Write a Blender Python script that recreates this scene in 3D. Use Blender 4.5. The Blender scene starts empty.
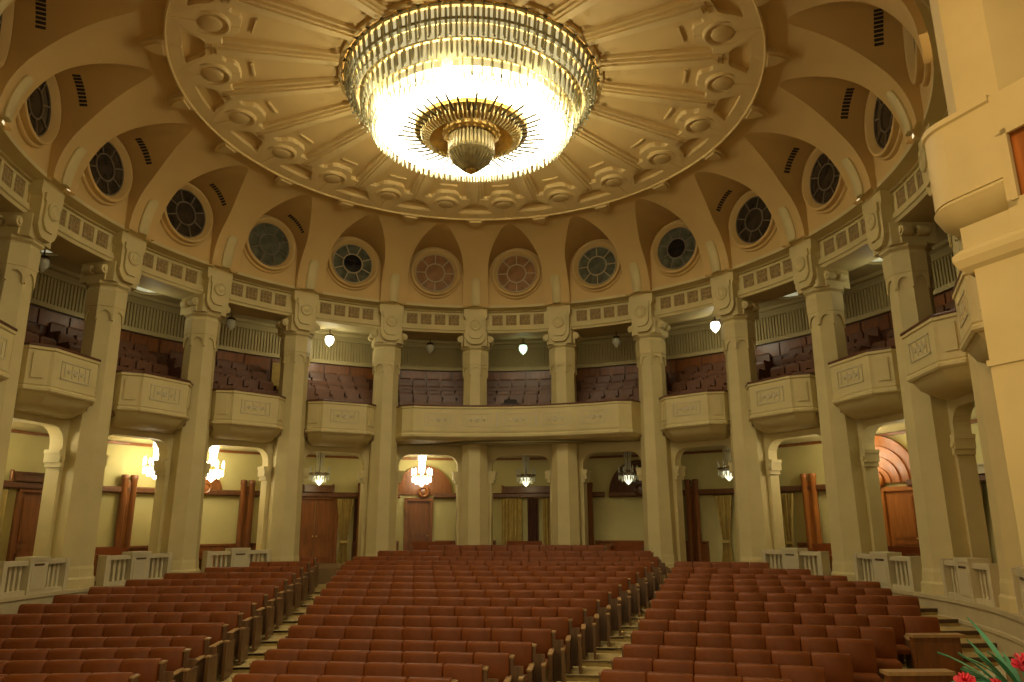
import bpy, math, random
from math import sin, cos, pi, sqrt, atan2, hypot
from mathutils import Matrix, Vector
random.seed(7)
C = bpy.context.scene.collection
OFF, DL = .0236, pi/10            # direction of column 0 and angle of one bay
def TH(k): return k*DL+OFF
def pol(r, t, z=0): return (r*sin(t), r*cos(t), z)

# ------------------------------------------------------------------ materials
def mat(name, col, rough=.6, var=.0, vscale=3., bump=0., bscale=20., metal=0., trans=0., emit=None, estr=0., spec=None, coat=0., alpha=None, wood=False):
    m = bpy.data.materials.new(name); m.use_nodes = True
    nt = m.node_tree; b = nt.nodes['Principled BSDF']
    b.inputs['Base Color'].default_value = (*col, 1)
    b.inputs['Roughness'].default_value = rough
    b.inputs['Metallic'].default_value = metal
    b.inputs['Transmission Weight'].default_value = trans
    if spec is not None: b.inputs['Specular IOR Level'].default_value = spec
    if coat: b.inputs['Coat Weight'].default_value = coat; b.inputs['Coat Roughness'].default_value = .25
    if emit:
        b.inputs['Emission Color'].default_value = (*emit, 1); b.inputs['Emission Strength'].default_value = estr
    tc = None
    if var or bump:
        tc = nt.nodes.new('ShaderNodeTexCoord')
    if var:
        mp = nt.nodes.new('ShaderNodeMapping'); nt.links.new(tc.outputs['Object'], mp.inputs[0])
        if wood: mp.inputs['Scale'].default_value = (6, 6, .6)
        n = nt.nodes.new('ShaderNodeTexNoise'); n.inputs['Scale'].default_value = vscale; n.inputs['Detail'].default_value = 4
        nt.links.new(mp.outputs[0], n.inputs['Vector'])
        r = nt.nodes.new('ShaderNodeValToRGB')
        r.color_ramp.elements[0].position = .3; r.color_ramp.elements[1].position = .7
        r.color_ramp.elements[0].color = (*[c*(1-var) for c in col], 1); r.color_ramp.elements[1].color = (*[min(1, c*(1+var)) for c in col], 1)
        nt.links.new(n.outputs['Fac'], r.inputs[0]); nt.links.new(r.outputs[0], b.inputs['Base Color'])
    if bump:
        n2 = nt.nodes.new('ShaderNodeTexNoise'); n2.inputs['Scale'].default_value = bscale
        nt.links.new(tc.outputs['Object'], n2.inputs['Vector'])
        bp = nt.nodes.new('ShaderNodeBump'); bp.inputs['Strength'].default_value = bump; bp.inputs['Distance'].default_value = .01
        nt.links.new(n2.outputs['Fac'], bp.inputs['Height']); nt.links.new(bp.outputs[0], b.inputs['Normal'])
    return m
STONE = mat('cream_stone', (.60, .50, .235), .62, .07, 1.3, .08, 30)
STONE2 = mat('cream_stone_ceiling', (.60, .41, .15), .7, .05, .6, .05, 25)
RELIEF = mat('ceiling_relief_plaster', (.63, .455, .185), .65, .04, 1.0)
LUNETTE = mat('lunette_plaster', (.60, .41, .15), .7, .05, .8)
WALLP = mat('yellow_wall_paper', (.50, .43, .17), .7, .05, 2)
UPW = mat('upper_wall_cream', (.56, .47, .22), .6, .04, 2)
RAILW = mat('brown_rail_wood', (.13, .05, .018), .35, .2, 2.2, 0, wood=True)
WOOD = mat('cherry_wood', (.215, .072, .016), .35, .25, 2.2, 0, wood=True, coat=.2)
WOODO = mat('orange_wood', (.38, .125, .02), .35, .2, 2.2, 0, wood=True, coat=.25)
WOODD = mat('dark_wood', (.10, .034, .012), .35, .25, 2.2, 0, wood=True, coat=.2)
WOODA = mat('armrest_wood', (.17, .085, .032), .38, .25, 2.2, 0, wood=True)
CAPW = mat('pale_armrest_wood', (.42, .25, .10), .32, .15, 2.2, 0, wood=True)
LEATHER = mat('red_brown_leather', (.205, .056, .011), .50, .16, 5, .12, 60, spec=.22)
LEATHD = mat('dark_gallery_leather', (.15, .060, .026), .4, .15, 5)
CARPET = mat('tan_carpet', (.46, .34, .125), .9, .15, 6, .2, 90)
NOSE = mat('stair_nosing', (.085, .045, .02), .6)
MARB = mat('gallery_floor_marble', (.22, .14, .06), .3, .1, 2)
PODIUM = mat('podium_stone', (.50, .42, .24), .55, .08, 2)
BALU = mat('pale_balustrade_stone', (.56, .49, .30), .55, .06, 2)
RELB = mat('rosette_brown', (.31, .215, .085), .7, .25, 9)
DARK = mat('black_metal', (.018, .014, .012), .5)
GLASSD = mat('dark_window_glass', (.034, .026, .018), .12, .5, 3, 0)
GLASSB = mat('brown_reflection_glass', (.26, .13, .05), .16, .3, 3, 0)  # brown stands in for warm reflections in the centre windows
GLASSG = mat('grey_green_window_glass', (.09, .095, .06), .15, .5, 4, 0)
GLASSN = mat('black_window_glass', (.006, .007, .010), .1)
MULL = mat('window_mullion', (.40, .31, .15), .4)
MULD = mat('dark_window_mullion', (.16, .12, .07), .4)
CURT = mat('ochre_curtain', (.46, .33, .09), .85, .15, 5)
CURTD = mat('dark_red_curtain', (.12, .045, .022), .85, .2, 5)
CRYST = mat('chandelier_crystal', (.50, .47, .30), .2, trans=.45)
CRYSTG = mat('golden_crystal', (.92, .76, .34), .2, trans=.35)
FRINGE = mat('amber_fringe_rod', (.055, .042, .010), .4)
OLDG = mat('old_gold', (.30, .24, .10), .35, .3, 8, metal=.6)
GOLD = mat('gilded_brass', (.75, .52, .16), .3, .2, 8, metal=.85)
BRASSD = mat('dark_brass', (.12, .08, .03), .35, metal=.7)
LAMPB = mat('chandelier_lamp_glass', (1, .95, .8), .5, emit=(1, .90, .64), estr=7.5)
LAMPT = mat('chandelier_tier_glass', (.42, .36, .15), .5, emit=(1, .88, .48), estr=.27)
LAMPS = mat('small_lamp_glass_lit', (1, .95, .85), .5, emit=(1, .93, .72), estr=3.6)
LAMPD = mat('small_lamp_glass_dim', (.8, .8, .7), .3, emit=(.95, .95, .7), estr=.55)
LAMPG = mat('small_lamp_glass_green', (.7, .8, .7), .3, emit=(.62, .95, .62), estr=.9)
PALEG = mat('pale_crystal', (.70, .68, .50), .15, trans=.3)
PANL = mat('lit_panel_glass', (.9, .85, .6), .5, emit=(1, .9, .62), estr=3.0)
PANLD = mat('ceiling_rose_glass', (.75, .74, .55), .4, emit=(.9, .88, .55), estr=.18)
LEAF = mat('leaf_green', (.045, .20, .085), .5, .3, 6)
REDF = mat('red_petal', (.75, .03, .05), .5, .2, 9)
POT = mat('terracotta_pot', (.35, .13, .06), .6, .1, 5)
STAGEW = mat('stage_boards', (.24, .12, .05), .4, .2, 2)

# ------------------------------------------------------------------ mesh builder
class MB:
    def __init__(s): s.v = []; s.f = []
    def add(s, vs, fs):
        n = len(s.v); s.v += [tuple(p) for p in vs]; s.f += [tuple(i+n for i in f) for f in fs]; return s
    def box(s, x0, x1, y0, y1, z0, z1):
        return s.add([(x0,y0,z0),(x1,y0,z0),(x1,y1,z0),(x0,y1,z0),(x0,y0,z1),(x1,y0,z1),(x1,y1,z1),(x0,y1,z1)],
                     [(0,3,2,1),(4,5,6,7),(0,1,5,4),(1,2,6,5),(2,3,7,6),(3,0,4,7)])
    def loft(s, rings, caps=True, cyc=True):
        n = len(rings[0]); vs = [p for r in rings for p in r]; fs = []
        for j in range(len(rings)-1):
            for i in range(n if cyc else n-1):
                a = j*n+i; b = j*n+(i+1) % n; fs.append((a, b, b+n, a+n))
        if caps and cyc: fs.append(tuple(range(n))[::-1]); fs.append(tuple(range((len(rings)-1)*n, len(rings)*n)))
        return s.add(vs, fs)
    def prism(s, poly, z0, z1): return s.loft([[(x, y, z0) for x, y in poly], [(x, y, z1) for x, y in poly]])
    def prism_y(s, poly, y0, y1):      # poly in x,z ; extruded along y
        return s.loft([[(x, y0, z) for x, z in poly], [(x, y1, z) for x, z in poly]])
    def lathe(s, prof, n=24, c=(0, 0), caps=True):
        return s.loft([[(c[0]+r*cos(2*pi*i/n), c[1]+r*sin(2*pi*i/n), z) for i in range(n)] for r, z in prof], caps)
    def lathe_y(s, prof, n=24, c=(0, 0), caps=True):    # axis along y; prof (r,y); c=(x,z)
        return s.loft([[(c[0]+r*cos(2*pi*i/n), y, c[1]+r*sin(2*pi*i/n)) for i in range(n)] for r, y in prof], caps)
    def tube(s, pts, r, n=6):
        pts = [Vector(p) for p in pts]; rings = []
        for i, p in enumerate(pts):
            d = (pts[min(i+1, len(pts)-1)]-pts[max(i-1, 0)]).normalized()
            a = d.orthogonal().normalized() if i == 0 else (a-d*a.dot(d)).normalized()
            b = d.cross(a); rr = r[i] if isinstance(r, (list, tuple)) else r
            rings.append([tuple(p+a*rr*cos(2*pi*j/n)+b*rr*sin(2*pi*j/n)) for j in range(n)])
        return s.loft(rings)
    def arc(s, prof, t0, t1, n):       # sweep closed profile [(r,z)] over polar angle
        rings = []
        for i in range(n+1):
            t = t0+(t1-t0)*i/n; rings.append([pol(r, t, z) for r, z in prof])
        return s.loft(rings)
    def abox(s, t0, t1, r0, r1, z0, z1, n=4): return s.arc([(r0, z0), (r1, z0), (r1, z1), (r0, z1)], t0, t1, n)
    def ball(s, c, r, nu=10, nv=6, sq=1):
        pr = [(max(1e-4, r*sin(pi*j/nv)), c[2]-r*sq*cos(pi*j/nv)) for j in range(nv+1)]
        return s.lathe(pr, nu, (c[0], c[1]))
    def xf(s, M):
        s.v = [tuple(M @ Vector(p)) for p in s.v]; return s
    def merge(s, o, M=None):
        vs = o.v if M is None else [tuple(M @ Vector(p)) for p in o.v]
        return s.add(vs, o.f)
    def build(s, name, m, parent=None, smooth=None, loc=None, rz=0):
        me = bpy.data.meshes.new(name); me.from_pydata(s.v, [], s.f); me.update()
        import bmesh
        bm = bmesh.new(); bm.from_mesh(me); bmesh.ops.recalc_face_normals(bm, faces=bm.faces); bm.to_mesh(me); bm.free()
        me.materials.append(m)
        if smooth is not None:
            me.shade_smooth(); me.set_sharp_from_angle(angle=math.radians(smooth))
        o = bpy.data.objects.new(name, me); C.objects.link(o)
        if parent: o.parent = parent
        if loc: o.location = loc
        if rz: o.rotation_euler[2] = rz
        return o
def empty(name, loc=(0, 0, 0), rz=0):
    o = bpy.data.objects.new(name, None); C.objects.link(o); o.location = loc; o.rotation_euler = (0, 0, rz); o.empty_display_size = .1; return o
def tag(o, label=None, cat=None, group=None, kind=None):
    if label: o['label'] = label
    if cat: o['category'] = cat
    if group: o['group'] = group
    if kind: o['kind'] = kind
    return o
def copy_tree(o, parent=None):
    c = o.copy(); C.objects.link(c)
    if parent: c.parent = parent
    for ch in list(o.children): copy_tree(ch, c)
    return c
def at(o, k, r, z):
    t = TH(k); o.location = pol(r, t, z); o.rotation_euler = (0, 0, -t); return o
def OD(n):
    return ['zeroth','first','second','third','fourth','fifth','sixth','seventh','eighth','ninth','tenth','eleventh','twelfth','thirteenth','fourteenth','fifteenth','sixteenth','seventeenth','eighteenth','nineteenth','twentieth'][n]
def side_bay(k):     # words for a bay, counted from the lit arched niche left of centre
    if abs(k-.5) < .3: return 'in the central bay'
    s = 'left' if k < .5 else 'right'
    return '%s bay %s of the central one' % (OD(int(round(abs(k-.5)))), s)
def struct(o): o['kind'] = 'structure'; return o

# ------------------------------------------------------------------ setting: floor
ZF = -.10
def zrow(i): return .82 if i <= 2 else .84+.085*(i-3) if i <= 14 else 1.775+.155*(i-14)
ZR = [.84, .84, .88, .96, 1.03, 1.12, 1.21, 1.30, 1.37, 1.44, 1.50, 1.59, 1.70, 1.76, 1.8]
RP = 10.05
def clip(poly, n, d):   # keep n.p >= d
    out = []
    for i in range(len(poly)):
        a = poly[i]; b = poly[(i+1) % len(poly)]
        da = n[0]*a[0]+n[1]*a[1]-d; db = n[0]*b[0]+n[1]*b[1]-d
        if da >= 0: out.append(a)
        if (da >= 0) != (db >= 0):
            t = da/(da-db); out.append((a[0]+(b[0]-a[0])*t, a[1]+(b[1]-a[1])*t))
    return out
circ = [(RP*cos(2*pi*i/120), RP*sin(2*pi*i/120)) for i in range(120)]
fl = MB(); fl.prism([(-13, -12), (13, -12), (13, 0)]+[(13*cos(a*pi/40), 13*sin(a*pi/40)) for a in range(1, 40)]+[(-13, 0)], -.4, ZF)
floor = struct(fl.build('floor', CARPET)); tag(floor, 'tan carpeted auditorium floor rising towards the back')
ang = .1807; aR = .3597
regs = []
# region left of left aisle line x=-3.85, centre, right of right aisle line n=3.05
regs.append(('left', 0.0, lambda i: -5.2+1.03*i, lambda i: zrow(i)-.92, lambda p: clip(p, (-1, 0), 3.87), 14))
regs.append(('centre', ang, lambda i: -5.87+.985*i, lambda i: zrow(i)-.92, lambda p: clip(clip(p, (1, 0), -3.87), (-cos(aR), sin(aR)), -3.05), 17))
regs.append(('right', aR, lambda i: -4.6+1.0*i, lambda i: ZR[i]-.92, lambda p: clip(p, (cos(aR), -sin(aR)), 3.05), 13))
terr = MB(); nos = MB()
for nm, a, vf, zf, rg, nrow in regs:
    n = (sin(a), cos(a)); zp = ZF
    for i in range(1, nrow):
        z = zf(i)
        if z-zp < .01: continue
        p = clip(rg(circ), n, vf(i)-.72)
        if len(p) < 3: continue
        terr.prism(p, zp-.02, z)
        q = clip(p, (-n[0], -n[1]), -(vf(i)-.68))
        if len(q) > 2: nos.prism(q, z-.03, z+.012)
        zp = z
    if nm != 'centre':     # last steps up to the gallery floor
        for j in range(3):
            z2 = zp+(1.4-zp)*(j+1)/4; p = clip(rg(circ), n, vf(nrow)-.55+.36*j)
            if len(p) > 2:
                terr.prism(p, zp-.02, z2)
                q = clip(p, (-n[0], -n[1]), -(vf(nrow)-.49+.36*j))
                if len(q) > 2: nos.prism(q, z2, z2+.012)
for y0, z0, z1 in ((-4.7, -.05, .28), (-4.05, .28, .40), (-3.38, .40, .52), (-2.7, .52, .64), (-2.03, .64, .76), (-1.3, .76, .88), (-.5, .88, 1.0), (.4, 1.0, 1.14)):
    ys = [y0+.9*i/8 for i in range(9)]; ri = 9.12 if y0 < -1.5 else 9.6
    terr.prism([(sqrt(ri**2-y*y), y) for y in ys]+[(sqrt(10.03**2-y*y), y) for y in ys[::-1]], z0-.3, z1)
    nos.prism([(sqrt(ri**2-y0*y0), y0-.02), (sqrt(10.03**2-y0*y0), y0-.02), (sqrt(10.03**2-y0*y0), y0+.05), (sqrt(ri**2-y0*y0), y0+.05)], z1-.06, z1+.012)
terr.build('seating_terrace', CARPET, floor); tag(nos.build('stair_nosing', NOSE, floor), 'dark brown nosing')
g = MB(); g.arc([(RP+.30, ZF-.3), (13.2, ZF-.3), (13.2, 1.4), (RP+.30, 1.4)], TH(-8), TH(8.2), 128); g.arc([(RP+.02, ZF-.3), (RP+.32, ZF-.3), (RP+.32, 1.395), (RP+.02, 1.395)], TH(-1.9), TH(2.9), 40)
tag(g.build('gallery_floor', MARB, floor, 30), 'brown floor behind the columns')
g = MB(); g.arc([(RP-.03, ZF), (RP+.03, ZF), (RP+.03, 1.20), (10.38, 1.20), (10.38, 1.28), (RP-.07, 1.28), (RP-.07, 1.20), (RP-.03, 1.18), (RP-.03, .9), (RP-.06, .88), (RP-.06, .82), (RP-.03, .8)][::-1], TH(-8), TH(-1.9), 60)
g.arc([(RP-.03, ZF), (RP+.03, ZF), (RP+.03, 1.20), (10.38, 1.20), (10.38, 1.28), (RP-.07, 1.28), (RP-.07, 1.20), (RP-.03, 1.18), (RP-.03, .9), (RP-.06, .88), (RP-.06, .82), (RP-.03, .8)][::-1], TH(2.9), TH(8.2), 60)
tag(g.build('podium_face', PODIUM, floor, 30), 'pale stone podium wall with a ledge')
g = MB(); g.box(-12, 12, -20, -11.2, -.4, 1.1); tag(g.build('stage_floor', STAGEW, floor), 'wooden stage floor')

# ------------------------------------------------------------------ setting: ceiling
R0, ZB, RA, ZA = 6.9, 10.6, 2.8, 2.45
def zflat(r): return 13.62-.0133*(r*r-10.56)
def dome_r(z): return R0+RA*sqrt(max(0, 1-((z-ZB)/ZA)**2))
A0 = 1.05/9.76; RW = 9.85; ZW = 11.95; HA = 1.05
cb = MB(); lb = MB()
def dome_line(t, r_start, z_start, n=14):
    ph0 = math.asin((z_start-ZB)/ZA); ph1 = math.asin(min(1, (13.08-ZB)/ZA))
    ph1 = math.acos((7.02-R0)/RA)
    return [pol(R0+RA*cos(ph0+(ph1-ph0)*j/n), t, ZB+ZA*sin(ph0+(ph1-ph0)*j/n)) for j in range(n+1)]
ZS = 10.66
for b in range(20):
    tc = TH(b+.5); cols = []; NP = 24
    for j in range(NP+1):
        ps = pi*j/NP; t = tc-A0*cos(ps); zl = ZW+HA*sin(ps); cols.append((t, zl))
    # lunette wall, soffit, dome
    wl = [[pol(RW, t, ZS) for t, z in cols], [pol(RW, t, z) for t, z in cols]]
    cb.loft(wl, False, False)
    so = [[pol(RW+(dome_r(z)-RW)*q/6, t, z) for t, z in cols] for q in range(7)]
    lb.loft(so, False, False)
    for sgn in (0, -1):
        t = cols[sgn][0]; zs = [ZS+(ZW-ZS)*q/10 for q in range(11)]
        lb.loft([[pol(RW, t, z) for z in zs], [pol(dome_r(z), t, z) for z in zs]], False, False)
    cb.loft([dome_line(t, dome_r(z), z) for t, z in cols], False, False)
    t0 = tc+A0; t1 = tc+DL-A0; N2 = 6
    rows = []
    for q in range(N2+1):
        t = t0+(t1-t0)*q/N2
        low = [pol(dome_r(ZS+(ZW-ZS)*u/8), t, ZS+(ZW-ZS)*u/8) for u in range(8)]
        rows.append(low+dome_line(t, 0, ZW))
    cb.loft(rows, False, False)
zr = ZB+ZA*sin(math.acos((7.02-R0)/RA))
prof = [(7.02, zr)]+[(r, zflat(r)) for r in [6.98, 6.7, 6.2, 5.6, 5, 4.4, 3.8, 3.3, 2.5, 1.6, .8, .01]]
cb.loft([[pol(r, 2*pi*i/160, z) for i in range(160)] for r, z in prof], False, True)
ceiling = struct(cb.build('ceiling', STONE2, None, 28)); tag(ceiling, 'domed cream plaster ceiling with round windows in arched lunettes')
tag(lb.build('lunette_vault', LUNETTE, ceiling, 28), 'shaded vault over the round windows')
def relief(mb, loop, h, h0=0):    # loop in (r, s) at angle tc -> polygon proud of the ceiling by h
    pass
def rel(tc, loop, h, h0=.0):
    m = MB()
    top = [pol(hypot(r, s), tc+atan2(s, r), zflat(hypot(r, s))+.06) for r, s in loop]
    mid = [pol(hypot(r, s), tc+atan2(s, r), zflat(hypot(r, s))-h*.7) for r, s in loop]
    cr = sum(p[0] for p in loop)/len(loop); cs = sum(p[1] for p in loop)/len(loop)
    inn = []
    for r, s in loop:
        d = hypot(r-cr, s-cs) or 1; e = min(.02/d, .2); r2 = r+(cr-r)*e; s2 = s+(cs-s)*e
        inn.append(pol(hypot(r2, s2), tc+atan2(s2, r2), zflat(hypot(r2, s2))-h))
    m.loft([top, mid, inn]); return m
def arcpts(cr, cs, rad, a0, a1, n): return [(cr+rad*cos(a0+(a1-a0)*i/n), cs+rad*sin(a0+(a1-a0)*i/n)) for i in range(n+1)]
# band polygon of half a sector (from bay centre s=0 to column line)
def halfband(sg):
    T = DL/2
    def P2(r, f): return (r*cos(T*f), r*sin(T*f)*sg)
    L = []
    for r, s in [(5.55, 0), (5.56, .22), (5.63, .34), (5.80, .42), (5.86, .50), (5.84, .60)]: L.append((r, s*sg))
    L.append((5.80, .80*sg)) ; L.append(P2(5.90, 1))
    L.append(P2(6.22, 1))
    L += [(6.17, .76*sg), (6.24, .67*sg), (6.38, .60*sg), (6.52, .53*sg), (6.65, .43*sg)]
    L.append(P2(6.70, .5)); L.append(P2(6.70, .75)); L.append(P2(6.70, 1)); L.append(P2(7.03, 1))
    for f in (.75, .5, .25, 0): L.append(P2(7.03, f))
    return L
proto = None
for b in range(20):
    if b == 0:
        m = MB()
        for sg in (1, -1): m.merge(rel(0, halfband(sg), .12))
        band0 = m.build('relief_band', RELIEF, ceiling)
        m = MB()   # medallion: ring + boss
        def cring(rads):
            rr = []
            for rad, h in rads:
                rr.append([pol(hypot(6.18+rad*cos(a), rad*sin(a)), atan2(rad*sin(a), 6.18+rad*cos(a)), zflat(6.18)-h) for a in [2*pi*i/28 for i in range(28)]])
            return rr
        m.loft(cring([(.43, .0), (.43, .13), (.40, .165), (.36, .16), (.33, .11), (.27, .11), (.25, .16), (.21, .18), (.01, .17)]), False)
        med0 = m.build('round_medallion', RELIEF, ceiling, 40)
        m = MB(); m.merge(rel(0, [(5.25, -.27), (5.30, -.27), (5.30, .27), (5.25, .27)], .05))
        bar0 = m.build('short_bar_moulding', RELIEF, ceiling)
        m = MB()
        m.merge(rel(0, [(3.3, -.22), (6.2, -.30), (6.2, .30), (3.3, .22)], .08))
        m.merge(rel(0, [(3.3, -.15), (6.1, -.19), (6.1, .19), (3.3, .15)], .15))
        m.merge(rel(0, [(3.3, -.08), (6.0, -.10), (6.0, .10), (3.3, .08)], .20))
        rib0 = m.build('ceiling_rib', RELIEF, ceiling)
        m = MB()
        def lf(scale, h, base):
            L = []
            for r, s in [(7.0, -.30), (7.08, -.30), (7.2, -.27), (7.35, -.19), (7.5, -.07), (7.57, 0), (7.5, .07), (7.35, .19), (7.2, .27), (7.08, .30), (7.0, .30)]:
                L.append((7.15+(r-7.15)*scale, s*scale))
            up = [pol(hypot(r, s), atan2(s, r), 13.16) for r, s in L]; dn = []
            for r, s in L:
                rr = hypot(r, s); z = zr if rr < 7.02 else ZB+ZA*sqrt(max(0, 1-((rr-R0)/RA)**2)); dn.append(pol(rr, atan2(s, r), zr-h+.01-.05*(rr-7)))
            return [up, dn]
        m.loft(lf(1, .13, 0)); m.loft(lf(.68, .18, 0))
        leaf0 = m.build('leaf_ornament', RELIEF, ceiling)
        for o, kk in ((band0, .5), (med0, .5), (bar0, .5), (rib0, 0), (leaf0, 0)): o.rotation_euler[2] = -TH(kk)
        protos = [(band0, .5), (med0, .5), (bar0, .5), (rib0, 0), (leaf0, 0)]
    else:
        for o, kk in protos:
            c = o.copy(); C.objects.link(c); c.rotation_euler[2] = -TH(b+kk)
m = MB(); m.arc([(6.72, 12.9), (6.80, 12.9), (6.80, 13.1), (6.72, 13.1)], 0, 2*pi, 160)
m.v = [(x, y, z+(zflat(6.76)-12.9)-.115) for x, y, z in m.v]; m.build('ring_moulding', RELIEF, ceiling, 30)
m = MB(); m.arc([(6.98, zr+.05), (6.98, zr-.10), (7.00, zr-.115), (7.04, zr-.10), (7.05, zr+.05)], 0, 2*pi, 160); m.build('outer_ring_moulding', RELIEF, ceiling, 30)
# short straight mouldings near the chandelier, little brass hooks left out
m = MB(); m.arc([(3.20, 13.7), (3.20, 13.52), (3.26, 13.50), (3.30, 13.52), (3.30, 13.7)], 0, 2*pi, 120); tag(m.build('ceiling_collar', RELIEF, ceiling, 30), 'plaster collar')
# vents on lunette soffits
def vent(k, sg):
    g = MB()
    for u in range(9):
        a0 = .30+.085*u; zc = ZW+(HA-.015)*cos(a0+.03); t = TH(k)+sg*A0*sin(a0+.03)
        g.add([pol(9.12, t, zc), pol(9.30, t, zc), pol(9.30, TH(k)+sg*A0*sin(a0+.085), ZW+(HA-.015)*cos(a0+.085)), pol(9.12, TH(k)+sg*A0*sin(a0+.085), ZW+(HA-.015)*cos(a0+.085)),
               pol(9.12, t, zc+.03), pol(9.30, t, zc+.03), pol(9.30, TH(k)+sg*A0*sin(a0+.085), ZW+(HA+.015)*cos(a0+.085)), pol(9.12, TH(k)+sg*A0*sin(a0+.085), ZW+(HA+.015)*cos(a0+.085))],
              [(0,1,2,3),(4,7,6,5),(0,4,5,1),(1,5,6,2),(2,6,7,3),(3,7,4,0)])
    tag(g.build('vent_grille', DARK, ceiling), 'black slotted vent grille')
for k in (-6.5, -5.5, -4.5, -3.5, -2.5): vent(k, 1)
for k in (6.5, 5.5, 4.5, 3.5): vent(k, -1)

# ------------------------------------------------------------------ round windows
wcount = 0
wt = {-.5: (GLASSB, GLASSB, MULL, 'brown and bright reflections'), .5: (GLASSB, GLASSB, MULL, 'brown reflections and pale spokes'), 1.5: (GLASSG, GLASSG, MULL, 'grey green glass and pale spokes'),
      -1.5: (GLASSG, GLASSN, MULL, 'grey green petals round a black centre'), 2.5: (GLASSG, GLASSN, MULD, 'dark petals round a black centre'), -2.5: (GLASSG, GLASSG, MULD, 'murky grey green glass')}
frame_me = None
for b in range(16):
    k = -7.5+b; o = empty('window_%d' % (b+1)); at(o, k, RW, ZW); struct(o)
    gl, gc, mu, tx = wt.get(k, (GLASSD, GLASSD, MULD, 'dark glass and dark spokes'))
    tag(o, 'round window with %s, %s' % (tx, side_bay(k)))
    f = MB(); f.lathe_y([(1.0, .02), (1.0, -.05), (.98, -.09), (.93, -.10), (.92, -.14), (.915, -.22), (.89, -.24), (.85, -.24), (.82, -.21), (.75, -.06), (.735, -.04), (.735, .02)], 48, caps=False)
    f.build('window_frame', STONE2, o, 25)
    f = MB(); f.lathe_y([(.735, -.03), (.735, -.052), (.36, -.052), (.36, -.03)], 48); f.build('pane', gl, o)
    f = MB(); f.lathe_y([(.36, -.04), (.36, -.058), (.01, -.066)], 40); f.build('centre_pane', gc, o)
    f = MB(); f.lathe_y([(.375, -.04), (.375, -.085), (.335, -.085), (.335, -.04)], 40, caps=False)
    for j in range(8):
        a = pi/8+j*pi/4 if k not in (.5, 1.5, -.5) else j*pi/4
        q = MB(); q.box(.36, .74, -.08, -.04, -.016, .016); f.merge(q, Matrix.Rotation(a, 4, 'Y'))
    f.lathe_y([(.74, -.03), (.74, -.085), (.71, -.085), (.71, -.03)], 40, caps=False)
    f.build('window_mullion', mu, o)

# ------------------------------------------------------------------ entablature (trim) and upper ledges
m = MB()
for b in range(20):
    e0 = .03 if (b <= 6 or b >= 13) else -.002; e1 = .03 if (b <= 5 or b >= 12) else -.002
    t0, t1 = TH(b)+e0, TH(b+1)-e1
    m.arc([(9.84, 10.74), (9.84, 10.64), (10.16, 10.60), (10.16, 10.56), (10.25, 10.55), (10.25, 10.06), (10.20, 10.03), (10.16, 9.86), (10.20, 9.84), (10.22, 9.76), (11.2, 9.76), (11.2, 10.74)], t0, t1, 8)
    # square frames, 4 per bay
    for q in range(5):
        tcq = TH(b)+.055+(DL-.11)*q/4
        m.abox(tcq-.0055, tcq+.0055, 10.215, 10.27, 10.04, 10.50, 1)
    m.abox(t0, t1, 10.215, 10.27, 10.46, 10.50, 6)
tr = struct(m.build('trim_1', STONE, None, 30)); tag(tr, 'cream stone entablature ring with sunk squares above the columns')
sq = MB(); random.seed(3)
for q in range(4):
    x = -1.31+.0; 
s0 = MB()
s0.box(-.20, .20, 0, .03, -.20, .20)
for i in range(3):
    for j in range(3):
        s0.lathe_y([(.055, .0), (.035, -.015), (.004, -.018)], 8, (-.12+.12*i, -.12+.12*j))
ro = s0.build('rosette_square', RELB, tr); first = True
for b in range(20):
    for q in range(4):
        t = TH(b)+.055+(DL-.11)*(q+.5)/4
        o = ro if first else ro.copy()
        if not first: C.objects.link(o)
        first = False
        o.location = pol(10.235, t, 10.25); o.rotation_euler = (0, 0, -t)

# ------------------------------------------------------------------ columns
def octo(r, z, a0=pi/8): return [(r*cos(a0+i*pi/4), r*sin(a0+i*pi/4), z) for i in range(8)]
col0 = empty('column')
m = MB(); m.loft([octo(.62, -.14), octo(.62, .10), octo(.58, .15), octo(.57, .34), octo(.55, .42)]); m.build('plinth', STONE, col0)
m = MB(); m.loft([octo(.55, .42), octo(.455, 7.3)]); m.build('shaft', STONE, col0)
m = MB(); m.loft([octo(.46, 7.10), octo(.525, 7.14), octo(.53, 7.60), octo(.50, 7.66), octo(.50, 7.70), octo(.58, 7.76), octo(.58, 7.84)])
for i in range(8):
    a = i*pi/4; w = .196; q = MB(); R_ = .474
    pl = [(-w, 7.16), (w, 7.16), (w, 6.78), (w-.045, 6.74)]+[((w-.05)*cos(t_), 6.84+.20*sin(t_)) for t_ in [0, pi/6, pi/3, pi/2, 2*pi/3, 5*pi/6, pi]]+[(-w+.045, 6.74), (-w, 6.78)]
    q.prism_y(pl, -R_, -.44); m.merge(q, Matrix.Rotation(a, 4, 'Z'))
m.build('collar', STONE, col0)
m = MB()   # capital block with volutes
m.prism([(-.42, -.55), (.42, -.55), (.5, -.3), (.5, .5), (-.5, .5), (-.5, -.3)], 7.82, 8.38)
m.box(-.40, .40, -.40, .6, 7.9, 9.2)
for s in (-1, 1):
    for yy in (-.25, .15):
        m.lathe_y([(.02, yy-.13), (.12, yy-.13), (.13, yy-.1), (.13, yy+.1), (.12, yy+.13), (.02, yy+.13)], 14, (s*.56, 8.12))
        m.lathe_y([(.06, yy-.16), (.06, yy+.16)], 10, (s*.56, 8.12))
    m.box(min(s*.4, s*.56), max(s*.4, s*.56), -.36, .28, 8.16, 8.26)
    m.box(min(s*.4, s*.53), max(s*.4, s*.53), -.36, .28, 7.84, 8.0)
m.build('capital', STONE, col0, 35)
m = MB()   # console hanging over the capital
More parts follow.
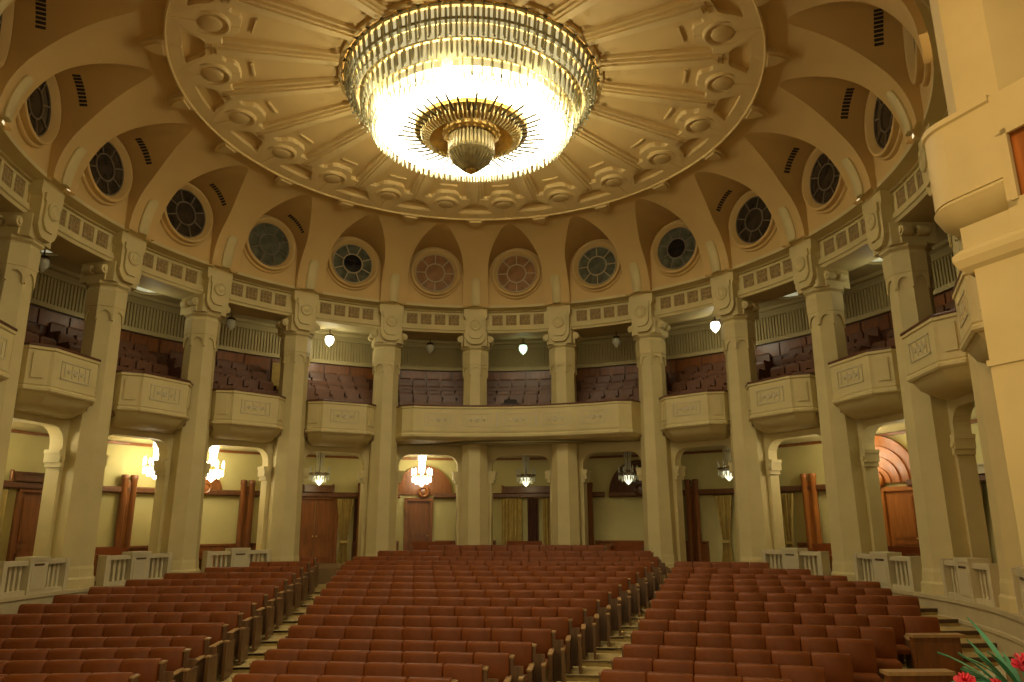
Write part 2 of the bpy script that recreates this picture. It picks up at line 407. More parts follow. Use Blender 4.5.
def plate(w, zb_, zt_, ch): return [(-w, zt_), (w, zt_), (w, zb_+ch), (w-ch*.35, zb_+ch*.3), (w-ch, zb_), (-w+ch, zb_), (-w+ch*.35, zb_+ch*.3), (-w, zb_+ch)]
P0 = [(-.44, 9.28), (.44, 9.28), (.44, 8.95), (.38, 8.84), (.38, 8.14), (.30, 7.98), (.18, 7.88), (-.18, 7.88), (-.30, 7.98), (-.38, 8.14), (-.38, 8.84), (-.44, 8.95)]
m.prism_y(P0, -.68, -.1)
m.prism_y([(x*.74, 8.62+(z-8.62)*(.74 if z < 8.62 else .50)) for x, z in P0], -.74, -.6)
m.loft([[(-.43, -.68, 9.27), (.43, -.68, 9.27), (.43, -.1, 9.27), (-.43, -.1, 9.27)], [(-.30, -.82, 9.50), (.30, -.82, 9.50), (.30, -.1, 9.50), (-.30, -.1, 9.50)]])
con = m.build('console', STONE, col0)
m = MB(); m.lathe_y([(.215, -.73), (.215, -.775), (.18, -.80), (.14, -.775), (.11, -.775), (.09, -.79), (.01, -.80)], 20, (0, 8.58)); m.build('rosette', STONE, con, 35)
m = MB(); pts = []
for j in range(13):
    z = 10.66+.98*j/12; r = dome_r(z); w = .165*sqrt(max(0, min(1, (z-10.60)/.10, (11.70-z)/.10)))
    pts.append((z-1.4, r-10.6, max(w, .03)))
m.loft([[(-w, y+.03, z), (-w, y-.05, z), (-w*.6, y-.10, z), (w*.6, y-.10, z), (w, y-.05, z), (w, y+.03, z)] for z, y, w in pts]); m.build('tongue_ornament', STONE, col0, 40)
for i, k in enumerate(range(-7, 7)):
    c = col0 if i == 0 else copy_tree(col0)
    at(c, k, 10.6, 1.4)
    if k == 0: lb_ = 'octagonal cream column standing left of the central bay behind the long balcony'
    elif k == 1: lb_ = 'octagonal cream column standing right of the central bay behind the long balcony'
    elif k < 0: lb_ = 'octagonal cream stone column, %s left of the central bay' % OD(1-k)
    else: lb_ = 'octagonal cream stone column, %s right of the central bay' % OD(k)
    tag(c, lb_, 'column', 'octagonal columns round the hall')

# ------------------------------------------------------------------ arcade wall, galleries
ar = MB(); co = MB()
W = 10.85*math.tan(DL/2)+.02; w = 1.07; zt_, rr_ = 5.25, .42
for b in range(-8, 8):
    k = b+.5; t = TH(k); M = Matrix.Translation(pol(10.85, t, 0)) @ Matrix.Rotation(-t, 4, 'Z')
    q = MB()
    pl = [(-W, 1.4), (-W, 5.95), (W, 5.95), (W, 1.4), (w, 1.4)]+[(w-rr_+rr_*cos(a), zt_-rr_+rr_*sin(a)) for a in [pi/2*i/6 for i in range(7)]]
    pl += [(-w+rr_-rr_*sin(a), zt_-rr_+rr_*cos(a)) for a in [pi/2*i/6 for i in range(7)]]+[(-w, 1.4)]
    # split in three convex-ish pieces
    q.box(-W, -w, -.15, .22, 1.4, 5.95); q.box(w, W, -.15, .22, 1.4, 5.95)
    top = [(-w, 5.95), (-w, zt_-rr_)]+[(-w+rr_-rr_*cos(a), zt_-rr_+rr_*sin(a)) for a in [pi/2*i/6 for i in range(1, 7)]]
    top += [(w-rr_+rr_*sin(a), zt_-rr_+rr_*cos(a)) for a in [pi/2*i/6 for i in range(0, 6)]]+[(w, zt_-rr_), (w, 5.95)]
    q.prism_y(top, -.15, .22)
    ar.merge(q, M)
    q = MB()
    for s in (-1, 1):
        for (x0, x1, z0, z1) in ((w-.24, w+.02, 4.56, 4.66), (w-.20, w+.02, 4.34, 4.56), (w-.12, w+.02, 4.22, 4.34)):
            x0 = w-(w-x0)*.75
            q.box(min(s*x0, s*x1), max(s*x0, s*x1), -.24, .2, z0, z1)
        q.lathe_y([(.07, -.27), (.07, .2)], 12, (s*(w-.06), 4.44))
    co.merge(q, M)
wa = struct(ar.build('wall_arcade', STONE, None)); tag(wa, 'cream stone arcade wall behind the columns')
tag(co.build('corbel', STONE, wa, 35), 'carved corbel blocks')
# lower gallery outer wall, cornice line, ceiling
m = MB(); m.abox(TH(-8), TH(8), 13.0, 13.2, 1.4, 5.7, 128)
wl = struct(m.build('wall_lower_gallery', WALLP, None, 30)); tag(wl, 'yellow cream wall behind the lower arcade')
m = MB(); m.arc([(13.02, 5.24), (12.93, 5.24), (12.93, 5.32), (13.02, 5.32)], TH(-8), TH(8), 128); tag(m.build('picture_moulding', WOOD, wl, 30), 'thin brown moulding')
m = MB(); m.arc([(13.02, 5.32), (12.8, 5.40), (12.5, 5.52), (12.3, 5.54), (12.3, 5.60), (10.95, 5.60), (10.95, 5.9), (13.05, 5.9)], TH(-8), TH(8), 128); cg = struct(m.build('ceiling_lower_gallery', UPW, None, 30)); tag(cg, 'pale coved ceiling of the lower gallery')
m = MB()
for k0, k1 in ((-8, -4.2), (-3.62, -.72), (-.40, 1.25), (1.3, 3.60), (4.0, 8)):
    m.arc([(13.02, 3.76), (12.84, 3.76), (12.80, 3.80), (12.80, 3.92), (12.84, 3.96), (13.02, 3.96)], TH(k0), TH(k1), int((k1-k0)*8)+2)
m.arc([(13.02, 3.76), (12.84, 3.76), (12.80, 3.80), (12.80, 3.92), (12.84, 3.96), (13.02, 3.96)], TH(-4.2), TH(-3.62), 6)
tr2 = struct(m.build('trim_2', RAILW, None, 30)); tag(tr2, 'brown wooden rail running along the lower gallery wall')
m = MB()
for k0, k1 in ((-3.55, -2.12), (-2.05, -1.75), (-1.15, -.72), (-.38, .2), (1.15, 2.2), (3.0, 3.65), (4.02, 4.4)):
    m.arc([(13.02, 1.4), (12.9, 1.4), (12.9, 2.08), (12.86, 2.1), (12.86, 2.17), (13.02, 2.17)], TH(k0), TH(k1), max(3, int((k1-k0)*8)))
tr3 = struct(m.build('trim_3', WOOD, None, 30)); tag(tr3, 'low brown wainscot along the lower gallery wall')
# upper gallery
m = MB(); m.arc([(10.35, 5.66), (13.1, 5.66), (13.1, 5.95), (10.35, 5.95)], TH(-8), TH(8), 128)
uf = struct(m.build('floor_upper_gallery', MARB, None, 30)); tag(uf, 'floor slab of the upper seating gallery')
m = MB()
for i, (ra, z) in enumerate(((10.8, 6.35), (11.45, 6.78), (12.0, 7.18), (12.55, 7.55))): m.arc([(ra, 5.94), (13.05, 5.94), (13.05, z), (ra, z)], TH(-8), TH(8), 128)
m.build('gallery_step', WOODD, uf, 30)
m = MB(); m.abox(TH(-8), TH(8.7), 13.0, 13.2, 5.95, 8.88, 134)
wu = struct(m.build('wall_upper_gallery', WOODD, None, 30)); tag(wu, 'dark wooden panelling at the back of the upper gallery')
m = MB(); m.abox(TH(-8), TH(8.7), 13.06, 13.2, 8.88, 10.1, 134); tag(m.build('screen_backing', UPW, wu, 30), 'cream wall')
m = MB(); N = 16*36
for i in range(N):
    t = TH(-8)+16*DL*(i+.5)/N; m.abox(t-.0026, t+.0026, 12.98, 13.07, 9.0, 9.82, 1)
m.abox(TH(-8), TH(8), 12.90, 13.07, 8.86, 9.0, 128); m.abox(TH(-8), TH(8), 12.92, 13.07, 9.80, 10.02, 128)
tag(m.build('slatted_screen', UPW, wu), 'cream vertical slats')
m = MB()
for i in range(16*4):
    t = TH(-8)+16*DL*(i+.5)/64; m.abox(t-.037, t+.037, 12.96, 13.02, 8.36, 8.80, 2); pass
tag(m.build('raised_panels', WOOD, wu), 'raised brown panels')
m = MB(); m.arc([(10.25, 10.0), (13.1, 10.0), (13.1, 10.12), (10.25, 10.12)], TH(-8), TH(8.7), 134)
cu = struct(m.build('ceiling_upper_gallery', UPW, None, 30)); tag(cu, 'flat cream ceiling of the upper gallery')
m = MB(); m.arc([(10.9, 9.84), (11.1, 9.84), (11.1, 10.02), (10.9, 10.02)], TH(-8), TH(8), 128); m.arc([(12.5, 9.9), (12.6, 9.9), (12.6, 10.02), (12.5, 10.02)], TH(-8), TH(8), 128); m.build('ceiling_beam', UPW, cu, 30)

# ------------------------------------------------------------------ balconies
def outline(hw, yf, ych, hw2, yb):   # plan polygon, hall side is -y
    return [(-hw2, yb), (-hw2, ych+.25), (-hw2, ych), (-hw-.05, yf+.06), (-hw, yf), (hw, yf), (hw+.05, yf+.06), (hw2, ych), (hw2, ych+.25), (hw2, yb)]
bal0 = empty('balcony')     # local origin at r=10.6, z=0 ; front at y=-1.0
def oz(sc, z, yb=.25): return [(x*sc[0], (y-yb)*sc[1]+yb, z) for x, y in outline(.76, -.82, -.48, 1.17, yb)]
m = MB()
m.loft([oz((1, 1), 6.00), oz((1, 1), 6.78), oz((1.025, 1.03), 6.80), oz((1.025, 1.03), 6.86)])
m.loft([oz((1.0, 1.0), 5.80), oz((1.03, 1.035), 5.84), oz((1.03, 1.035), 5.90), oz((1.0, 1.0), 5.94), oz((1.015, 1.015), 5.97), oz((1.015, 1.015), 6.02)])
m.build('parapet', STONE, bal0)
m = MB(); m.loft([oz((.74, .45), 5.42), oz((.80, .62), 5.46), oz((.90, .82), 5.58), oz((.98, .96), 5.81)]); tag(m.build('corbelled_underside', STONE, bal0, 40), 'curved underside')
m = MB(); m.loft([oz((1.03, 1.035), 6.86), oz((1.035, 1.04), 6.90), oz((1.03, 1.035), 6.925)]); tag(m.build('handrail', WOODD, bal0), 'dark wooden handrail')
m = MB()
def framepanel(m, x0, x1, z0, z1, y, d, fr=.025):
    m.box(x0, x1, y-d, y, z0, z0+fr); m.box(x0, x1, y-d, y, z1-fr, z1); m.box(x0, x0+fr, y-d, y, z0, z1); m.box(x1-fr, x1, y-d, y, z0, z1)
def ornament(m, x0, x1, z0, z1, y):
    w_ = (x1-x0); h = z1-z0
    for (fx, rr) in ((.5, .30), (.22, .2), (.78, .2)):
        m.lathe_y([(h*rr, y), (h*rr*.9, y-.02), (h*rr*.5, y-.02), (h*rr*.4, y-.005), (h*rr*.3, y-.02), (.002, y-.022)], 12, (x0+w_*fx, (z0+z1)/2))
    for fx in (.02, .34, .64, .90): 
        m.box(x0+w_*fx, x0+w_*(fx+.05), y-.016, y, z0, z1)
    m.box(x0, x1, y-.014, y, (z0+z1)/2-.012, (z0+z1)/2+.012)
framepanel(m, -.50, .50, 6.18, 6.62, -.82, .018, .03); ornament(m, -.40, .40, 6.26, 6.55, -.82)
tag(m.build('relief_panel', BALU, bal0, 35), 'carved panel')
for s in (-1, 1):
    m = MB(); q = MB(); q.box(-.13, .13, -.03, .0, 6.12, 6.70)
    mx, my = (.81+1.17)/2, (-.76-.48)/2; a = atan2(.28, .36)
    m.merge(q, Matrix.Translation((s*mx, my-.004, 0)) @ Matrix.Rotation(s*a, 4, 'Z')); m.build('side_panel', STONE, bal0)

bays = [-6.5, -5.5, -4.5, -3.5, -2.5, -1.5, 2.5, 3.5, 4.5, 5.5, 6.5]
for i, k in enumerate(bays):
    c = bal0 if i == 0 else copy_tree(bal0)
    at(c, k, 10.6, 0)
    n = int(round(abs(k-.5)))-1
    tag(c, 'short cream stone balcony with carved panel, %s %s of the long central balcony' % (OD(n), 'left' if k < .5 else 'right'), 'balcony', 'short balconies between columns')
# long balcony
def arcline(r, k0, k1, z, n=30): return [pol(r, TH(k0)+(TH(k1)-TH(k0))*i/n, z) for i in range(n+1)]
def longout(off, z):
    return [pol(10.9, TH(-.93), z)]+[pol(10.15-off*.3, TH(-.86)-off*.06, z), pol(9.85-off*.7, TH(-.84)-off*.07, z)]+arcline(9.60-off, -.72, 1.72, z)+[pol(9.85-off*.7, TH(1.84)+off*.07, z), pol(10.15-off*.3, TH(1.86)+off*.06, z)]+[pol(10.9, TH(1.93), z)]
lbal = empty('balcony'); lbal.location = (0, 0, 0)
tag(lbal, 'long curved cream stone balcony spanning three bays at the back of the hall', 'balcony')
m = MB(); m.loft([longout(0, 6.0), longout(0, 6.78), longout(.03, 6.80), longout(.03, 6.86)])
m.loft([longout(0, 5.76), longout(.035, 5.80), longout(.035, 5.87), longout(0, 5.92), longout(.02, 5.96), longout(.02, 6.02)]); m.build('parapet', STONE, lbal, 30)
m = MB(); m.loft([longout(-.85, 5.58), longout(-.50, 5.60), longout(-.12, 5.68), longout(-.02, 5.77)]); tag(m.build('corbelled_underside', STONE, lbal, 30), 'curved underside')
m = MB(); m.loft([longout(.03, 6.86), longout(.04, 6.90), longout(.03, 6.925)]); tag(m.build('handrail', WOODD, lbal, 30), 'dark wooden handrail')
for kc in (-.42, .04, .5, .96, 1.42):
    q = MB(); framepanel(q, -.52, .52, 6.16, 6.62, 0, .018, .025); ornament(q, -.42, .42, 6.25, 6.55, 0)
    r_ = q.build('relief_panel', BALU, lbal, 35); at(r_, kc, 9.60, 0)
for kc in (.27, .73):
    q = MB(); q.box(-.05, .05, -.02, .0, 6.14, 6.64); r_ = q.build('relief_strip', BALU, lbal); at(r_, kc, 9.60, 0)

# ------------------------------------------------------------------ balustrades
bl0 = empty('balustrade')
m = MB(); m.box(-.92, -.25, -.14, .14, .64, .74); m.box(.25, .92, -.14, .14, .64, .74); m.box(-.92, 1.0-.08, -.15, .15, 0, .10); tag(m.build('coping', BALU, bl0), 'pale stone coping and base')
m = MB(); m.box(-.28, .28, -.19, .17, 0, .76); m.box(-.31, .31, -.21, .19, .74, .82); m.box(-.22, .22, -.205, -.18, .10, .56)
m.build('pedestal', BALU, bl0)
for s in (-1, 1):
    m = MB(); m.box(min(s*.90, s*1.02), max(s*.90, s*1.02), -.17, .16, 0, .76); m.build('end_post', BALU, bl0)
m = MB(); m.box(-.15, .15, -.20, -.188, .62, .665); tag(m.build('slot', NOSE, bl0), 'dark slot')
for s in (-1, 1):
    for j in range(4):
        x = s*(.375+.145*j)
        m = MB(); prof = [(.05, .1), (.05, .16), (.04, .2), (.055, .34), (.04, .50), (.035, .56), (.05, .60), (.05, .65)]
        m.box(x-.034, x+.034, -.05, .05, .09, .65); m.build('baluster', BALU, bl0, 40)
for i, k in enumerate([-6.5, -5.5, -4.5, -3.5, -2.5, 3.5, 4.5, 5.5, 6.5]):
    c = bl0 if i == 0 else copy_tree(bl0); at(c, k, 10.18, 1.28)
    tag(c, 'pale stone balustrade between columns in %s' % side_bay(k), 'balustrade', 'stone balustrades on the podium')

# ------------------------------------------------------------------ lower gallery furnishings
def door(n, k, wd, z1, label, m_=WOOD, leaves=2, hinge=True):
    o = empty('door_%d' % n); at(o, k, 12.98, 1.4); struct(o); tag(o, label)
    h = z1-1.4; hw = wd/2
    f = MB(); f.box(-hw-.12, -hw, -.10, .05, 0, h+.1); f.box(hw, hw+.12, -.10, .05, 0, h+.1); f.box(-hw-.12, hw+.12, -.12, .05, h, h+.12); f.build('door_frame', m_, o)
    for i in range(leaves):
        x0 = -hw+wd*i/leaves+.01; x1 = -hw+wd*(i+1)/leaves-.01
        d = MB(); d.box(x0, x1, -.03, .03, .02, h)
        for (a, b2) in ((.08, .30), (.34, .38), (.42, .94)):
            d.box(x0+.08, x1-.08, -.055, -.03, h*a, h*b2); d.box(x0+.12, x1-.12, -.065, -.05, h*a+.04, h*b2-.04)
        lf_ = d.build('door_leaf', m_, o)
        kn = MB(); kn.ball(((x1-.06) if i == 0 else (x0+.06), -.08, h*.42), .03); kn.build('door_handle', GOLD, lf_, 50)
    return o
door(1, -3.80, .95, 3.68, 'dark cherry wood door in the lower gallery, fourth bay left of central niche bay', WOOD, 1)
door(2, -1.50, 1.45, 3.70, 'wide cherry wood double door behind the left aisle top')
door(3, -.54, .85, 3.66, 'narrow cherry wood door under the arched wooden tympanum', WOOD, 1)
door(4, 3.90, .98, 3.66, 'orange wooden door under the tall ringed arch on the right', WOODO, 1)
door(5, 2.62, .9, 3.66, 'brown wooden door beside a curtain, third bay right', WOOD, 1)
door(6, 4.78, .95, 3.68, 'dark red door at far right of lower gallery', WOODD, 1)
door(7, 1.86, .8, 3.66, 'dark brown door leaf half hidden behind column, second bay right', WOODD, 1)
# tympana
def tymp(k, R_, z, label, m_, rings=1, loc_r=12.95):
    o = empty('wooden_tympanum'); at(o, k, loc_r, z); tag(o, label, 'wooden arch')
    f = MB(); half = [(R_*cos(a), R_*sin(a)) for a in [pi*i/28 for i in range(29)]]; f.prism_y(half, -.05, .03); f.build('arch_panel', m_, o)
    for j in range(rings):
        ro_ = R_*(1-.22*j); ri = ro_-R_*.09
        f = MB(); outer = [(ro_*cos(a), ro_*sin(a)) for a in [pi*i/28 for i in range(29)]]; inner = [(ri*cos(a), ri*sin(a)) for a in [pi*i/28 for i in range(29)]]
        f.loft([[(x, -.05, zz) for x, zz in outer], [(x, -.11, zz) for x, zz in outer], [(x, -.11, zz) for x, zz in inner], [(x, -.05, zz) for x, zz in inner]], False, False)
        f.build('arch_moulding', m_, o, 35)
    f = MB(); f.lathe_y([(.24, -.05), (.24, -.15), (.17, -.19), (.12, -.15), (.02, -.17)], 20, (0, .10)); f.build('round_boss', m_, o, 35)
    return o
tymp(-.50, 1.12, 3.90, 'semicircular cherry wood panel above the narrow door behind the lit chandelier', WOOD, 1)
tymp(-2.50, .62, 3.90, 'small rounded wooden arch above rail behind left lit chandelier', WOOD, 1)
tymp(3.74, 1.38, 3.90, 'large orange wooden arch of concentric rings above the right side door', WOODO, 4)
tymp(1.60, 1.22, 3.90, 'dark unlit wooden arch panel right of the central bay', WOODD, 2)
# pilaster pairs
pp0 = empty('wooden_pilaster_pair')
for s in (-1, 1):
    m = MB(); m.lathe([(.10, 0), (.10, 2.75), (.115, 2.78), (.115, 2.9), (.10, 2.92)], 14, (s*.15, -.12)); m.build('post', WOOD, pp0, 40)
m = MB(); m.box(-.06, .06, -.14, 0, 0, 2.7); m.build('backing_board', WOOD, pp0)
pil = [(-4.86, 'far left'), (-3.13, 'at left'), (-2.13, 'right of the left lit chandelier'), (-1.06, 'beside the double door curtain'), (1.08, 'left of the dark wooden arch'), (2.09, 'behind the third column right'), (3.16, 'lit orange, right')]
for i, (k, lb_) in enumerate(pil):
    c = pp0 if i == 0 else copy_tree(pp0); at(c, k, 12.95, 1.4)
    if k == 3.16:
        for ch in c.children: ch.data = ch.data.copy(); ch.data.materials[0] = WOODO  # lit copy: brighter orange wood carries the light on this pair
    tag(c, 'pair of round wooden posts on the gallery wall, '+lb_, 'pilaster')
# pelmets (boxes on the rail) and curtains
for k, wd, lb_ in ((-3.86, 1.2, 'above dark door in fourth bay left'), (-1.5, 1.0, 'above the wide double door'), (.52, 1.9, 'over the curtained central doorway'), (2.7, .9, 'above the curtain third bay right'), (4.60, 1.2, 'at far right over dark red door')):
    o = empty('wooden_pelmet'); at(o, k, 12.9, 3.96)
    m = MB(); m.box(-wd/2, wd/2, -.16, .06, 0, .22); m.box(-wd/2-.04, wd/2+.04, -.2, .06, .2, .25); m.build('box', RAILW if k < 4 else PODIUM, o)
    for s in (-1, 1):
        m = MB(); m.lathe([(.05, 0), (.05, .27), (.04, .29)], 10, (s*(wd/2+.08), -.08)); m.build('cap_post', WOOD, o, 40)
    tag(o, 'brown wooden pelmet box '+lb_, 'pelmet')
def curtain(k, wd, z1, m_, label, tie=False, r=12.8, n=7):
    o = empty('curtain'); at(o, k, r, 1.4); tag(o, label, 'curtain')
    h = z1-1.4; rows = []
    for j in range(15):
        z = h*(1-j/14); f = 1.0
        if tie: f = .42+.58*min(1, abs(z-h*.33)/(h*.62))**1.2
        ring = []
        for i in range(n*8+1):
            x = -wd/2+wd*i/(n*8); ring.append((x*f, .045*sin(2*pi*i/8)-.02*sin(i*1.3), z))
        rows.append(ring)
    bk = [[(x, y+.03, z) for x, y, z in r_][::-1] for r_ in rows]
    m = MB(); m.loft([a+b2 for a, b2 in zip(rows, bk)]); m.build('cloth', m_, o, 60)
    m = MB(); m.tube([(-wd/2-.05, 0, h+.02), (wd/2+.05, 0, h+.02)], .02, 8); m.build('curtain_rod', BRASSD, o, 50)
    if tie:
        m = MB(); m.box(-wd*.23, wd*.23, -.08, .08, h*.31, h*.35); m.build('tieback', CURT, o)
curtain(-1.24, .62, 3.72, CURT, 'ochre tied curtain right of the wide double door', True)
curtain(.36, .80, 3.74, CURT, 'ochre pleated curtain on left side of central doorway', False, 12.75)
curtain(.56, .42, 3.74, CURTD, 'dark sheet shading the open middle of central doorway', False, 12.85, 5)  # dark sheet put in for the shade of the open doorway
curtain(.72, .50, 3.74, CURT, 'ochre pleated curtain on right side of central doorway', False, 12.75, 5)
curtain(2.38, .62, 3.72, CURT, 'ochre tied curtain in the third bay right', True)
curtain(2.95, .50, 3.72, CURT, 'ochre tied curtain left of the lit orange posts', True)
curtain(2.80, .45, 3.72, CURTD, 'dark curtain beside an ochre one in the bright right bay', False, 12.85, 5)
curtain(-4.12, .5, 3.72, CURT, 'ochre curtain left of dark door at far left', False)
curtain(-3.42, .42, 3.72, CURTD, 'dark curtain at far left behind the second column', False, 12.85, 5)
curtain(-1.12, .22, 3.72, CURTD, 'narrow dark curtain strip right of the ochre tied one', False, 12.88, 3)
curtain(4.52, .55, 3.72, CURT, 'ochre tied curtain at far right before dark red door', True)

# small chandeliers
def small_chandelier(lit):
    o = empty('small_chandelier')
    G = LAMPS if lit else PALEG; B = LAMPS if lit else LAMPD
    m = MB(); m.lathe([(.10, 0), (.09, -.04), (.02, -.07), (.012, -.5), (.02, -.9)], 14); m.build('stem', GOLD if lit else BRASSD, o, 40)
    for (r, n, z0, z1) in ((.11, 10, -.14, -.40), (.10, 8, -.42, -.72)):
        for i in range(n if r > .105 else 0):
            pass
    m = MB()
    for i in range(12):
        a = 2*pi*i/12; m.lathe([(.018, -.40), (.022, -.25), (.018, -.12)], 6, (.13*cos(a), .13*sin(a)))
        m.lathe([(.012, -.78), (.018, -.6), (.012, -.42)], 6, (.10*cos(a), .10*sin(a)))
    tag(m.build('crystal_tubes', G, o, 40), 'bright glass tubes' if lit else 'clear glass tubes'); m = MB()
    m.arc([(.34, -.90), (.37, -.90), (.37, -.86), (.34, -.86)], 0, 2*pi, 30)
    for i in range(8):
        a = 2*pi*i/8; m.tube([(.03*cos(a), .03*sin(a), -.86), (.2*cos(a), .2*sin(a), -.97), (.36*cos(a), .36*sin(a), -.88)], .012, 5)
    m.build('arm_ring', GOLD if lit else BRASSD, o, 40)
    for i in range(8):
        a = 2*pi*i/8; q = MB(); q.lathe([(.03, -.88), (.035, -.85), (.022, -.80), (.035, -.76), (.028, -.70), (.004, -.64)], 8, (.36*cos(a), .36*sin(a))); q.build('candle_bulb', LAMPS if lit else PALEG, o, 50)
    m = MB()
    for i in range(16):
        a = 2*pi*(i+.5)/16; m.lathe([(.004, -1.10), (.022, -1.02), (.006, -.92)], 6, (.35*cos(a), .35*sin(a)))
        m.lathe([(.004, -1.16), (.022, -1.06), (.006, -.94)], 6, (.24*cos(a), .24*sin(a)))
    m.build('crystal_drops', G, o, 40)  # in lit copies the drops emit, standing in for lamplight on crystal
    m = MB(); m.lathe([(.20, -.96), (.19, -1.04), (.13, -1.14), (.05, -1.22), (.004, -1.25)], 16); tag(m.build('glass_bowl', B, o, 50), 'glowing white bowl')
    return o
chs = [(-4.5, 1, 'lit, at far left edge'), (-3.06, 1, 'lit, mostly hidden behind second column left'), (-2.56, 1, 'brightly lit in the third bay left of the centre'), (-1.55, 0, 'unlit, in front of the wide double door'), (-.54, 1, 'brightly lit before the semicircular wooden panel'), (.52, 0, 'unlit, in front of the central curtained doorway'),
       (1.56, 0, 'unlit, before the dark wooden arch'), (2.56, 0, 'unlit, beside the third column right'), (3.74, 1, 'lit, hidden by the fourth column right')]
pl_ = {0: None, 1: None}
for k, lit, lb_ in chs:
    if pl_[lit] is None: c = pl_[lit] = small_chandelier(lit)
    else: c = copy_tree(pl_[lit])
    at(c, k, 11.95, 5.6); c.scale = (1, 1, 1.16); tag(c, 'small crystal chandelier %s' % lb_, 'chandelier')

# upper gallery: globes, ceiling roses, seats
for k, mt, lb_ in ((-1.58, LAMPS, 'bright white globe lamp in upper gallery, second bay left'), (.52, LAMPG, 'dim greenish globe lamp in upper gallery central bay'), (2.63, LAMPS, 'bright white globe lamp in upper gallery on the right'),
                   (-.5, PALEG, 'unlit dark globe lamp above the long balcony left end'), (-2.6, PALEG, 'unlit globe lamp in upper gallery, third bay left'), (1.55, PALEG, 'unlit globe lamp above the long balcony right end'), (-4.45, PALEG, 'unlit globe lamp in upper gallery, fifth bay left')):
    o = empty('globe_pendant'); at(o, k, 11.3, 10.0)
    m = MB(); m.lathe([(.10, 0), (.09, -.05), (.02, -.08), (.02, -.36), (.12, -.40), (.15, -.46), (.13, -.48)], 16); m.build('brass_fitting', BRASSD, o, 40)
    m = MB(); m.lathe([(.13, -.47), (.165, -.56), (.15, -.68), (.08, -.78), (.02, -.82), (.004, -.86)], 16); m.build('glass_globe', mt, o, 50)
    tag(o, lb_, 'lamp')
for k in (-5.4, -4.4, -3.38, 3.4, 4.37, 5.4):
    o = empty('ceiling_rose_lamp'); at(o, k, 11.6, 10.0)
    m = MB(); m.lathe([(.62, 0), (.60, -.08), (.52, -.10), (.50, -.05), (.44, -.05)], 32, caps=False); m.build('rim', UPW, o, 40)
    m = MB(); m.lathe([(.50, -.02), (.40, -.06), (.25, -.09), (.10, -.10), (.09, -.14), (.01, -.16)], 32); m.build('glass_dish', PANLD, o, 40)
    tag(o, 'round ceiling lamp dish in upper gallery, '+side_bay(k), 'lamp')
o = empty('lit_panel_board'); at(o, -1.98, 12.4, 7.6)  # ochre colour stands in for a lit panel, nothing here emits
m = MB(); m.box(-.22, .22, -.03, .03, .1, .95); m.box(.0, .22, -.03, .03, -.25, .1); m.build('pale_panel', CURT, o); m = MB(); m.box(-.25, .25, -.02, .05, .93, .99); m.box(-.25, -.21, -.02, .05, .08, .95); m.build('edge_frame', WOODD, o)
tag(o, 'ochre board coloured as a lit panel among upper seats, third bay left', 'board')
gs = MB(); gs.box(-.25, .25, -.46, -.04, .38, .48); gs.loft([[(-.25, -.03, .42), (.25, -.03, .42), (.25, .06, .42), (-.25, .06, .42)], [(-.25, .0, .88), (.25, .0, .88), (.25, .09, .88), (-.25, .09, .88)], [(-.2, .02, .95), (.2, .02, .95), (.2, .08, .95), (-.2, .08, .95)]])
gs.box(-.278, -.255, -.45, .08, 0, .62); gs.box(.255, .278, -.45, .08, 0, .62)
me0 = None
for kk in [-5.5, -4.5, -3.5, -2.5, -1.5, -.5, .5, 1.5, 2.5, 3.5, 4.5]:
    for row, (r, z) in enumerate(((11.34, 6.36), (11.90, 6.79), (12.45, 7.19), (12.88, 7.56))):
        n = 6
        for s in range(n):
            t = TH(kk)+(s-2.5)*.56/r
            if me0 is None: c = gs.build('gallery_chair', LEATHD); me0 = c.data
            else: c = bpy.data.objects.new('gallery_chair', me0); C.objects.link(c)
            c.location = pol(r, t, z); c.rotation_euler = (0, 0, -t)
            tag(c, 'dark leather gallery seat, %s row up, %s from left, %s' % (OD(row+1), OD(s+1), side_bay(kk).replace('in the ', '').replace(' of the central one', ' of centre')), 'seat', 'seats in the upper gallery')
# small sound mixer on the balcony rail
o = empty('mixing_console'); at(o, .42, 9.78, 6.925); tag(o, 'small black mixing console on the rail of the long balcony', 'mixing console')
m = MB(); m.box(-.34, .34, -.12, .14, 0, .06); m.build('body', DARK, o); m = MB(); m.loft([[(-.25, -.05, .06), (.25, -.05, .06), (.25, .12, .06), (-.25, .12, .06)], [(-.22, .06, .24), (.22, .06, .24), (.22, .11, .24), (-.22, .11, .24)]]); m.build('meter_bridge', DARK, o)

